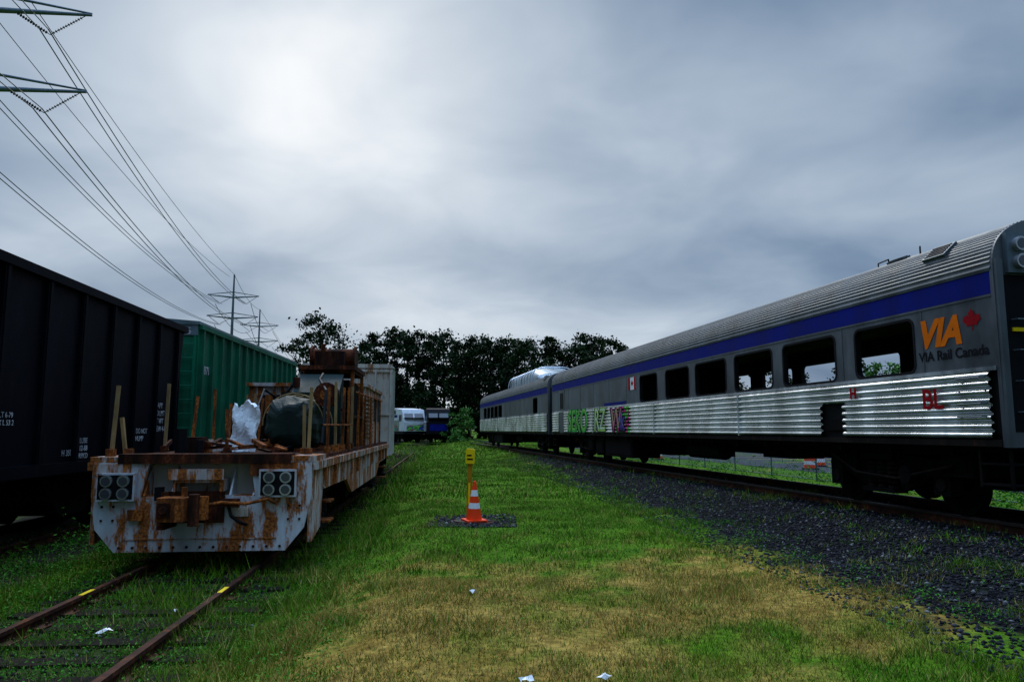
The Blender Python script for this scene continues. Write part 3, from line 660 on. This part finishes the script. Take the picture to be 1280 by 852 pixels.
mb.box((-1.0,-.012,.36),(1.0,-.001,.375),M_whiter)
for x0,z0 in((-1.36,.88),(.76,.92)):
    mb.box((x0,-.09,z0),(x0+.5,-.001,z0+.37),M_white); mb.box((x0+.025,-.094,z0+.025),(x0+.475,-.0901,z0+.345),M_black)
    for a,b_ in((.14,.10),(.36,.10),(.14,.265),(.36,.265)):
        mb.cyl((x0+a,-.125,z0+b_),(x0+a,-.09,z0+b_),.078,M_chrome,n=20); mb.cyl((x0+a,-.13,z0+b_),(x0+a,-.125,z0+b_),.058,M_glass,n=18)
for sg in(-1,1):
    x0,x1=(1.40,1.46) if sg>0 else(-1.46,-1.40)
    mb.prism([(.05,1.40),(13.2,1.40),(13.2,.98),(10.5,.92),(9.6,.62),(4.4,.62),(3.6,.92),(.9,.95),(.75,.42),(.05,.3)],'x',x0,x1,M_whiter)
    mb.box((min(sg*1.46,sg*1.52),.0,1.28),(max(sg*1.46,sg*1.52),13.2,1.39),M_whiter)
    for y in np.arange(.9,13,1.05): mb.box((min(sg*1.46,sg*1.51),y,.98),(max(sg*1.46,sg*1.51),y+.10,1.28),M_whiter)
    for y in(1.4,12.2):
        for z in(.4,.7): mb.box((min(sg*1.2,sg*1.5),y,z),(max(sg*1.2,sg*1.5),y+.4,z+.03),M_rust)
mb.box((-.3,.3,.7),(.3,13.1,1.3),M_under); mb.box((-1.2,.06,.3),(1.2,.2,.9),M_under)
truck(mb,2.4,1.75,.43); truck(mb,11.2,1.75,.43)
for y0,y1 in((4.7,6.3),(6.8,9.2)): mb.box((.5,y0,.5),(1.3,y1,1.3),M_under); mb.box((-1.3,y0,.5),(-.5,y1,1.3),M_under)
for x,y,h,lx,ly,mm in((-1.38,.35,1.0,.03,.05,M_wood),(-1.2,.5,.55,-.12,0,M_wood),(-1.4,2.4,1.15,.02,0,M_wood),(-1.05,2.6,.95,.05,.1,M_rust),(-.6,3.2,.85,.0,.1,M_rust),(-1.4,5,1.2,0,0,M_rust),(-1.4,7.4,1.2,.02,0,M_wood),
    (1.28,.6,1.0,.02,.03,M_wood),(1.2,.75,.75,-.03,.05,M_wood),(1.4,1.6,1.05,0,.03,M_rust),(1.4,2.5,1.2,-.02,0,M_wood),(1.4,3.3,1.15,.02,0,M_rust),(1.4,4.1,1.2,0,0,M_rust),(1.38,4.7,1.25,0,.1,M_wood),(-.4,4.4,1.0,.1,0,M_rust),(-.9,5.8,1.15,.1,0,M_wood),(-.15,1.6,.7,-.03,0,M_rust),(.05,4.3,1.1,.02,0,M_wood)):
    mb.beam((x,y,1.2),(x+lx,y+ly,1.45+h),.042,.055,mm); mb.box((x-.05,y-.06,1.3),(x+.05,y+.06,1.56),M_rust)
for k in range(70):
    x=random.uniform(-1.3,1.25); y=random.uniform(.9,7); L=random.uniform(.15,.7); a=random.uniform(0,3.14); z=1.46+random.uniform(0,.10)
    mm=random.choice([M_rust,M_drust,M_drust,M_whiter,M_drust,M_black,M_rust])
    mb.beam((x,y,z+.02),(min(1.4,max(-1.4,x+L*math.cos(a))),y+L*math.sin(a),z+random.uniform(0,.15)),random.uniform(.02,.09),random.uniform(.02,.07),mm)
for k in range(16):
    x=random.uniform(-1.2,.1); y=random.uniform(1.5,7); s=random.uniform(.10,.28)
    mb.box((x,y,1.46),(x+s*1.4,y+s,1.46+s),random.choice([M_rust,M_drust,M_black,M_drust]))
    mb.cyl((x+.1,y-.2,1.46),(x+.1,y-.2,1.46+s*1.5),s*.35,random.choice([M_drust,M_black]),n=12)
mb.box((.1,4.1,1.46),(1.25,4.75,2.55),M_tarpg); mb.prism([(4.1,2.55),(4.75,2.55),(4.75,2.95)],'x',.3,1.2,M_tarpg)
mb.cyl((.35,4.3,2.5),(.35,4.3,2.85),.07,M_drust,n=10); mb.tube([(.9,4.05,2.9),(.95,3.4,2.75),(1.2,2.6,2.5),(1.25,2.0,1.6)],.028,M_black,7)
mb.tube([(.1,4.05,2.4),(.0,3.2,2.55),(.08,2.3,2.1),(.1,2.1,1.5)],.022,M_black,7)
for z in(1.7,1.95,2.2): mb.box((1.25,4.15,z),(1.27,4.7,z+.04),M_drust)
mb.cyl((1.15,2.9,2.45),(1.15,3.1,2.45),.22,M_drust,n=18); mb.cyl((1.15,2.86,2.45),(1.15,2.9,2.45),.10,M_rust,n=12)
for x in(.35,1.36):
    for y in(4.9,6.6): mb.beam((x,y,1.46),(x,y,3.05),.07,.07,M_rust)
for z in(2.1,3.02):
    for y in(4.9,6.6): mb.beam((.35,y,z),(1.36,y,z),.06,.06,M_drust)
    for x in(.35,1.36): mb.beam((x,4.9,z),(x,6.6,z),.06,.06,M_drust)
mb.box((.42,5.0,1.46),(1.28,6.5,2.85),M_under); mb.cyl((1.1,4.9,1.5),(1.1,4.9,2.7),.07,M_drust,n=10)
for z in(1.8,2.2,2.6): mb.box((.42,4.97,z),(1.28,4.998,z+.03),M_rust)
mb.box((.3,4.8,3.05),(1.42,6.7,3.14),M_drust)
mb.cyl((.42,5.6,3.34),(1.32,5.6,3.34),.22,M_drust,n=20); mb.cyl((.40,5.6,3.34),(.44,5.6,3.34),.28,M_drust,n=20); mb.cyl((1.3,5.6,3.34),(1.34,5.6,3.34),.28,M_drust,n=20)
mb.box((.55,5.1,3.14),(1.15,6.2,3.46),M_drust); mb.cyl((.7,5.2,3.46),(.7,5.2,3.62),.05,M_rust,n=8); mb.cyl((1.25,6.2,3.14),(1.25,6.2,3.58),.06,M_rust,n=8)
mb.tube([(.35,4.85,3.0),(.1,4.7,2.6),(-.1,4.6,1.9),(0,4.5,1.5)],.03,M_black,8)
mb.box((-1.1,5.0,1.46),(.25,7.2,2.15),M_under); mb.cyl((-.4,5.3,2.15),(-.4,5.3,2.55),.08,M_rust,n=10)
mb.box((-1.35,7.4,1.46),(1.35,11.8,2.85),M_whiter); mb.box((-1.4,7.3,2.85),(1.4,11.9,2.93),M_whiter)
for z in np.arange(1.65,2.6,.1): mb.box((1.352,7.7,z),(1.39,9.3,z+.05),M_whiter)
for y in(9.7,10.8): mb.box((1.352,y,2.05),(1.36,y+.8,2.65),M_black); mb.box((1.36,y-.03,2.65),(1.39,y+.83,2.7),M_rust)
for x in(-1.1,-.2,.6): mb.box((x,7.37,2.1),(x+.6,7.398,2.65),M_black)
mb.tube([(1.42,.9,1.9),(1.42,4.5,1.92)],.016,M_rust); mb.tube([(1.42,4.9,2.6),(1.42,11.5,2.65)],.02,M_rust)
for y in np.arange(5.4,11.6,1.3): mb.beam((1.44,y,1.4),(1.44,y,2.63),.04,.04,M_rust)
mb.obj('body_and_load',None,e)
tb=MB(); NU,NV=40,26; vs=[]
for j_ in range(NV+1):
    ph=-math.pi/2+math.pi*j_/NV
    for i_ in range(NU):
        th=2*math.pi*i_/NU; sp=lambda v,p: math.copysign(abs(v)**p,v)
        fold=1+.06*math.sin(th*5+ph*4)+.04*math.sin(th*11+2)+.05*math.sin(ph*7+th*3)
        vs.append((.62+.46*sp(math.cos(th),.75)*abs(math.cos(ph))**.4*fold,3.15+.85*sp(math.sin(ph),.8),1.93+.47*sp(math.sin(th),.8)*abs(math.cos(ph))**.4*fold))
tb.add(vs,[(j_*NU+i_,j_*NU+(i_+1)%NU,(j_+1)*NU+(i_+1)%NU,(j_+1)*NU+i_) for j_ in range(NV) for i_ in range(NU)],M_tarpg,False)
for y in(2.75,3.3,3.8): tb.tube([(.62+.52*math.cos(a),y,1.93+.53*math.sin(a)) for a in np.arange(0,3.3,.2)],.012,M_wood,5)
tb.obj('tarpaulin_covered_drum',None,e)
nx_,nz_=10,14; vs=[];fs=[]
for j_ in range(nz_+1):
    for i_ in range(nx_+1):
        u=i_/nx_-.5; v=j_/nz_; wd=.42-.05*v+.02*math.sin(v*9)
        vs.append((-.02+u*wd+.03*(v-.5)+random.uniform(-.008,.008),2.0+.02*math.sin(u*14+v*4)+.03*math.sin(v*9+u*3)+random.uniform(-.006,.006),1.47+v*(.78+.05*math.sin(u*9+1)+.02*math.sin(u*25))))
for j_ in range(nz_):
    for i_ in range(nx_): a=j_*(nx_+1)+i_; fs.append((a,a+1,a+nx_+2,a+nx_+1))
sm_=MB(); sm_.add(vs,fs,M_tarpw,False); sm_.box((-.34,1.95,1.47),(-.18,2.0,1.62),M_tarpw); so_=sm_.obj('white_sheet',None,e); sl=so_.modifiers.new('s','SOLIDIFY'); sl.thickness=.07
# ------------------------------------------------------------------ off-white box car behind it
e=empty('white_rail_boxcar',place(-5.4,24.2,-.03,-.165)); mb=MB()
mb.box((-1.48,0,1.0),(1.48,13,3.85),M_wbox); mb.prism([(-1.53,3.85),(1.53,3.85),(1.4,3.98),(-1.4,3.98)],'y',-.05,13.05,M_wbox)
for x in(-1.45,-.9,-.3,.3,.9,1.4): mb.box((x-.03,-.05,1.05),(x+.03,0,3.8),M_wbox)
for y in np.arange(.3,13,1.1): mb.box((1.48,y,1.05),(1.54,y+.08,3.8),M_wbox)
for z in(1.0,2.3,3.72): mb.box((-1.46,-.045,z),(1.46,-.002,z+.08),M_wbox)
mb.box((-1.3,.1,.75),(1.3,12.9,.99),M_under); truck(mb,2,1.75,.43); truck(mb,11,1.75,.43); mb.obj('body',None,e)
# ------------------------------------------------------------------ distant locomotives and tank car
def loco(M,body,stripe,graf):
    e=empty('diesel_locomotive',M); mb=MB(); L=17
    mb.box((-1.5,0,1.0),(1.5,L,1.35),M_black)
    mb.prism([(0,1.35),(0,2.5),(.35,2.6),(.9,3.6),(1.2,4.05),(5,4.3),(L,4.3),(L,1.35)],'x',-1.42,1.42,body)
    mb.box((-1.3,-.0,3.0),(1.3,.62,3.02),M_black)
    for x0,x1 in((-1.2,-.1),(.1,1.2)): mb.add([(x0,.42,2.72),(x1,.42,2.72),(x1,.85,3.55),(x0,.85,3.55)],[(0,1,2,3)],M_glass)
    mb.box((-1.1,-.02,1.4),(1.1,0,2.2),graf)
    for sg in(-1,1):
        bx=lambda a,b,y0,y1,z0,z1,m: mb.box((min(sg*a,sg*b),y0,z0),(max(sg*a,sg*b),y1,z1),m)
        bx(1.42,1.44,1.2,2.4,2.6,3.4,M_glass); bx(1.42,1.45,2.4,L-.2,1.4,2.7,graf); bx(1.42,1.46,3.2,L-.3,3.1,3.4,stripe)
        for y in np.arange(4,15,1.5): bx(1.46,1.5,y,y+1.0,3.55,4.0,M_black)
    for y in(6,9,12): mb.cyl((0,y,4.3),(0,y,4.5),.6,M_black,n=16)
    truck(mb,3.2,2.4,.5); truck(mb,L-3.2,2.4,.5); mb.obj('body',None,e)
M_wloco=paint('locomotive_white',(.6,.62,.64),.4,0,dirt=.25)
loco(place(-12.0,92,.25,-.45),M_wloco,M_blue,M_graf)
loco(place(-9.0,91,.25,-.14),M_black,M_blue,M_blue)
e=empty('tank_rail_car',place(-13.0,112,.2,-.5)); mb=MB(); mb.cyl((0,0,3.0),(0,14,3.0),1.6,M_wloco,n=28); mb.cyl((0,7,4.4),(0,7,4.9),.5,M_wloco,n=14); mb.cyl((0,-.3,3.0),(0,0,3.0),1.2,M_wloco,1.6,n=28); mb.box((-1.3,0,.95),(1.3,14,1.35),M_black); truck(mb,2,1.75,.43); truck(mb,12,1.75,.43); mb.obj('body',None,e)
# ------------------------------------------------------------------ transmission towers and lines
def pylon(x,y,h,arms,slope,half=6.5,s=1.):
    e=empty('transmission_tower',Matrix.Translation((x,y,0))@Matrix.Rotation(math.atan(-slope),4,'Z')); mb=MB()
    mb.cyl((0,0,-.5),(0,0,h),.55*s,M_galv,.16*s,n=12)
    for z in arms:
        for sg in(-1,1):
            mb.cyl((0,0,z-.5),(sg*half,0,z-.1),.22*s,M_galv,.1*s,n=8); mb.cyl((0,0,z+.7),(sg*half,0,z),.12*s,M_galv,.07*s,n=8)
            for a,b in(((sg*(half-.4),0,z-.2),(sg*(half-2.6),0,z-1.9)),((sg*(half-5.0),0,z-.4),(sg*(half-2.6),0,z-1.9))):
                A_=Vector(a);B_=Vector(b); mb.cyl(A_,B_,.03*s,M_ins,n=5)
                for k in range(12):
                    c=A_.lerp(B_,.12+.07*k); dd=(B_-A_).normalized(); mb.cyl(c,c+dd*.07,.12*s,M_ins,.06*s,n=8)
    mb.obj('structure',None,e); return e
TW=[((-36.6,48.5),35.6,(31.5,25.7)),((-61,159),35.6,(31.0,26.4)),((-73.4,212),36.5,(32.0,27.5)),((-170,640),34,(30,25.5))]
for k,((x,y),h,ar) in enumerate(TW[:3]): pylon(x,y,h,ar,-.22,6.5 if k==0 else 5.3)
def wire(mb,p,q,sag,r):
    n=28; pts=[Vector(p).lerp(Vector(q),i/n)-Vector((0,0,4*sag*(i/n)*(1-i/n))) for i in range(n+1)]; mb.tube(pts,r,M_wire,5)
mb=MB()
TB=[((-12,-62),35,(31,26))]+TW
for k in range(len(TB)-1):
    (x0,y0),h0,a0=TB[k]; (x1,y1),h1,a1=TB[k+1]; r=.035 if k<1 else .045
    if k>=2:r=.06
    wire(mb,(x0,y0,h0),(x1,y1,h1),1.6,r*.8)
    if k==1: wire(mb,(x0-3,y0,h0-1),(x1-1,y1,h1-.5),2.2,r*.8)
    for za,zb_ in zip(a0,a1):
        for sg in(-1,1):
            for o in((-.3,.3) if k<2 else (0,)): wire(mb,(x0+sg*3.9+o,y0,za-1.95),(x1+sg*(3.9 if k==0 else 2.7)+o,y1,zb_-1.95),2.6,r)
mb.obj('power_lines')
# ------------------------------------------------------------------ cone and marker post
zc=float(gh(-.72,14.0)); mb=MB(); z0=zc+.03
mb.prism([(-.19,-.19),(.19,-.19),(.19,.19),(-.19,.19)],'z',z0,z0+.035,M_cone)
def fr(z): return .145-(.145-.028)*z/.68
zz_=[0,.2,.3,.42,.53,.68]; mm=[M_cone,M_refl,M_cone,M_refl,M_cone]
for a,b_,m_ in zip(zz_[:-1],zz_[1:],mm): mb.cyl((0,0,z0+.035+a),(0,0,z0+.035+b_),fr(a),m_,fr(b_),n=26,caps=False)
mb.cyl((0,0,z0+.715),(0,0,z0+.73),.028,M_cone,.015,n=16)
mb.obj('traffic_cone',Matrix.Translation((-.70,13.85,0))@Matrix.Rotation(.4,4,'Z')@Matrix.Rotation(.03,4,'X'))
mb=MB(); mb.box((-.045,-.02,zc-.2),(.045,.02,zc+1.1),M_orr); mb.box((-.02,-.035,zc+.3),(.02,-.021,zc+.7),M_yel)
mb.prism([(-.085,zc+1.06),(.085,zc+1.06),(.085,zc+1.31),(.06,zc+1.34),(-.06,zc+1.34),(-.085,zc+1.31)],'y',-.06,.05,M_yel)
mb.box((-.055,-.064,zc+1.13),(.055,-.0605,zc+1.16),M_black); mb.box((-.055,-.064,zc+1.2),(.03,-.0605,zc+1.23),M_black)
mb.obj('utility_marker_post',Matrix.Translation((-.82,14.15,0))@Matrix.Rotation(.02,4,'Y'))
mb=MB(); mb.cyl((0,0,zc-.1),(0,0,zc+.03),.42,M_drust,n=28); mb.cyl((0,0,zc+.03),(0,0,zc+.045),.34,M_black,n=28); mb.obj('manhole_cover',Matrix.Translation((-.74,13.95,-.012)))
# ------------------------------------------------------------------ lot, fence, barrels
mb=MB()
def rp(y,r): return (Rc(y)+r,y)
P=[rp(8,8.5),(90,8),(90,100),rp(75,8.5)]
mb.add([(x,y,.055) for x,y in P],[(0,1,2,3)],M_asph)
for k in range(14):
    y=20+k*4; x=Rc(y)+12; mb.add([(x,y,.06),(x+5,y,.06),(x+5,y+.12,.06),(x,y+.12,.06)],[(0,1,2,3)],M_yel)
mb.obj('parking_lot')
mb=MB(); f0=14
pts=[Vector((*rp(y,5.6),0)) for y in np.arange(f0,60,3.)]
for p in pts: z=float(gh(p.x,p.y)); mb.cyl((p.x,p.y,z-.1),(p.x,p.y,z+1.35),.03,M_galv,n=8)
p0,p1=pts[0],pts[-1]; L=(p1-p0).length; dr=(p1-p0)/L
for z in(.08,1.3): mb.cyl(p0+Vector((0,0,z)),p1+Vector((0,0,z)),.018,M_galv,n=5)
s=0
while s<L-1.2:
    for a,b_ in((.08,1.3),(1.3,.08)):
        mb.cyl(p0+dr*s+Vector((0,0,a)),p0+dr*(s+1.2)+Vector((0,0,b_)),.004,M_galv,n=3,caps=False)
    s+=.13
mb.obj('chain_link_fence')
for x,y in((13.2,33),(14.6,35.5),(8.6,44),(17.5,40)):
    mb=MB()
    for k,(a,b_,ra,rb,m_) in enumerate(((0,.2,.29,.28,M_cone),(.2,.36,.28,.27,M_refl),(.36,.52,.27,.26,M_cone),(.52,.68,.26,.25,M_refl),(.68,.9,.25,.23,M_cone))): mb.cyl((0,0,a),(0,0,b_),ra,m_,rb,n=20)
    mb.cyl((0,0,-.02),(0,0,.05),.36,M_black,n=20); mb.cyl((0,0,.9),(0,0,1.0),.06,M_cone,n=10); mb.obj('traffic_barrel',Matrix.Translation((x,y,.07)))
# ------------------------------------------------------------------ litter
for x,y,s in((.62,5.15,.06),(.09,5.1,.05),(-.4,7.7,.05),(-3.95,7.4,.09),(-5.0,9.4,.07),(-3.6,8.2,.04)):
    mb=MB(); z=float(gh(x,y))+.03; q=[(math.cos(a)*s*random.uniform(.5,1.2),math.sin(a)*s*random.uniform(.3,1.),random.uniform(-.01,.035)) for a in np.arange(0,6.2,.7)]
    mb.add([(0,0,.03)]+q,[(0,i+1,(i+1)%len(q)+1) for i in range(len(q))],M_refl); mb.obj('paper_litter',Matrix.Translation((x,y,z)))
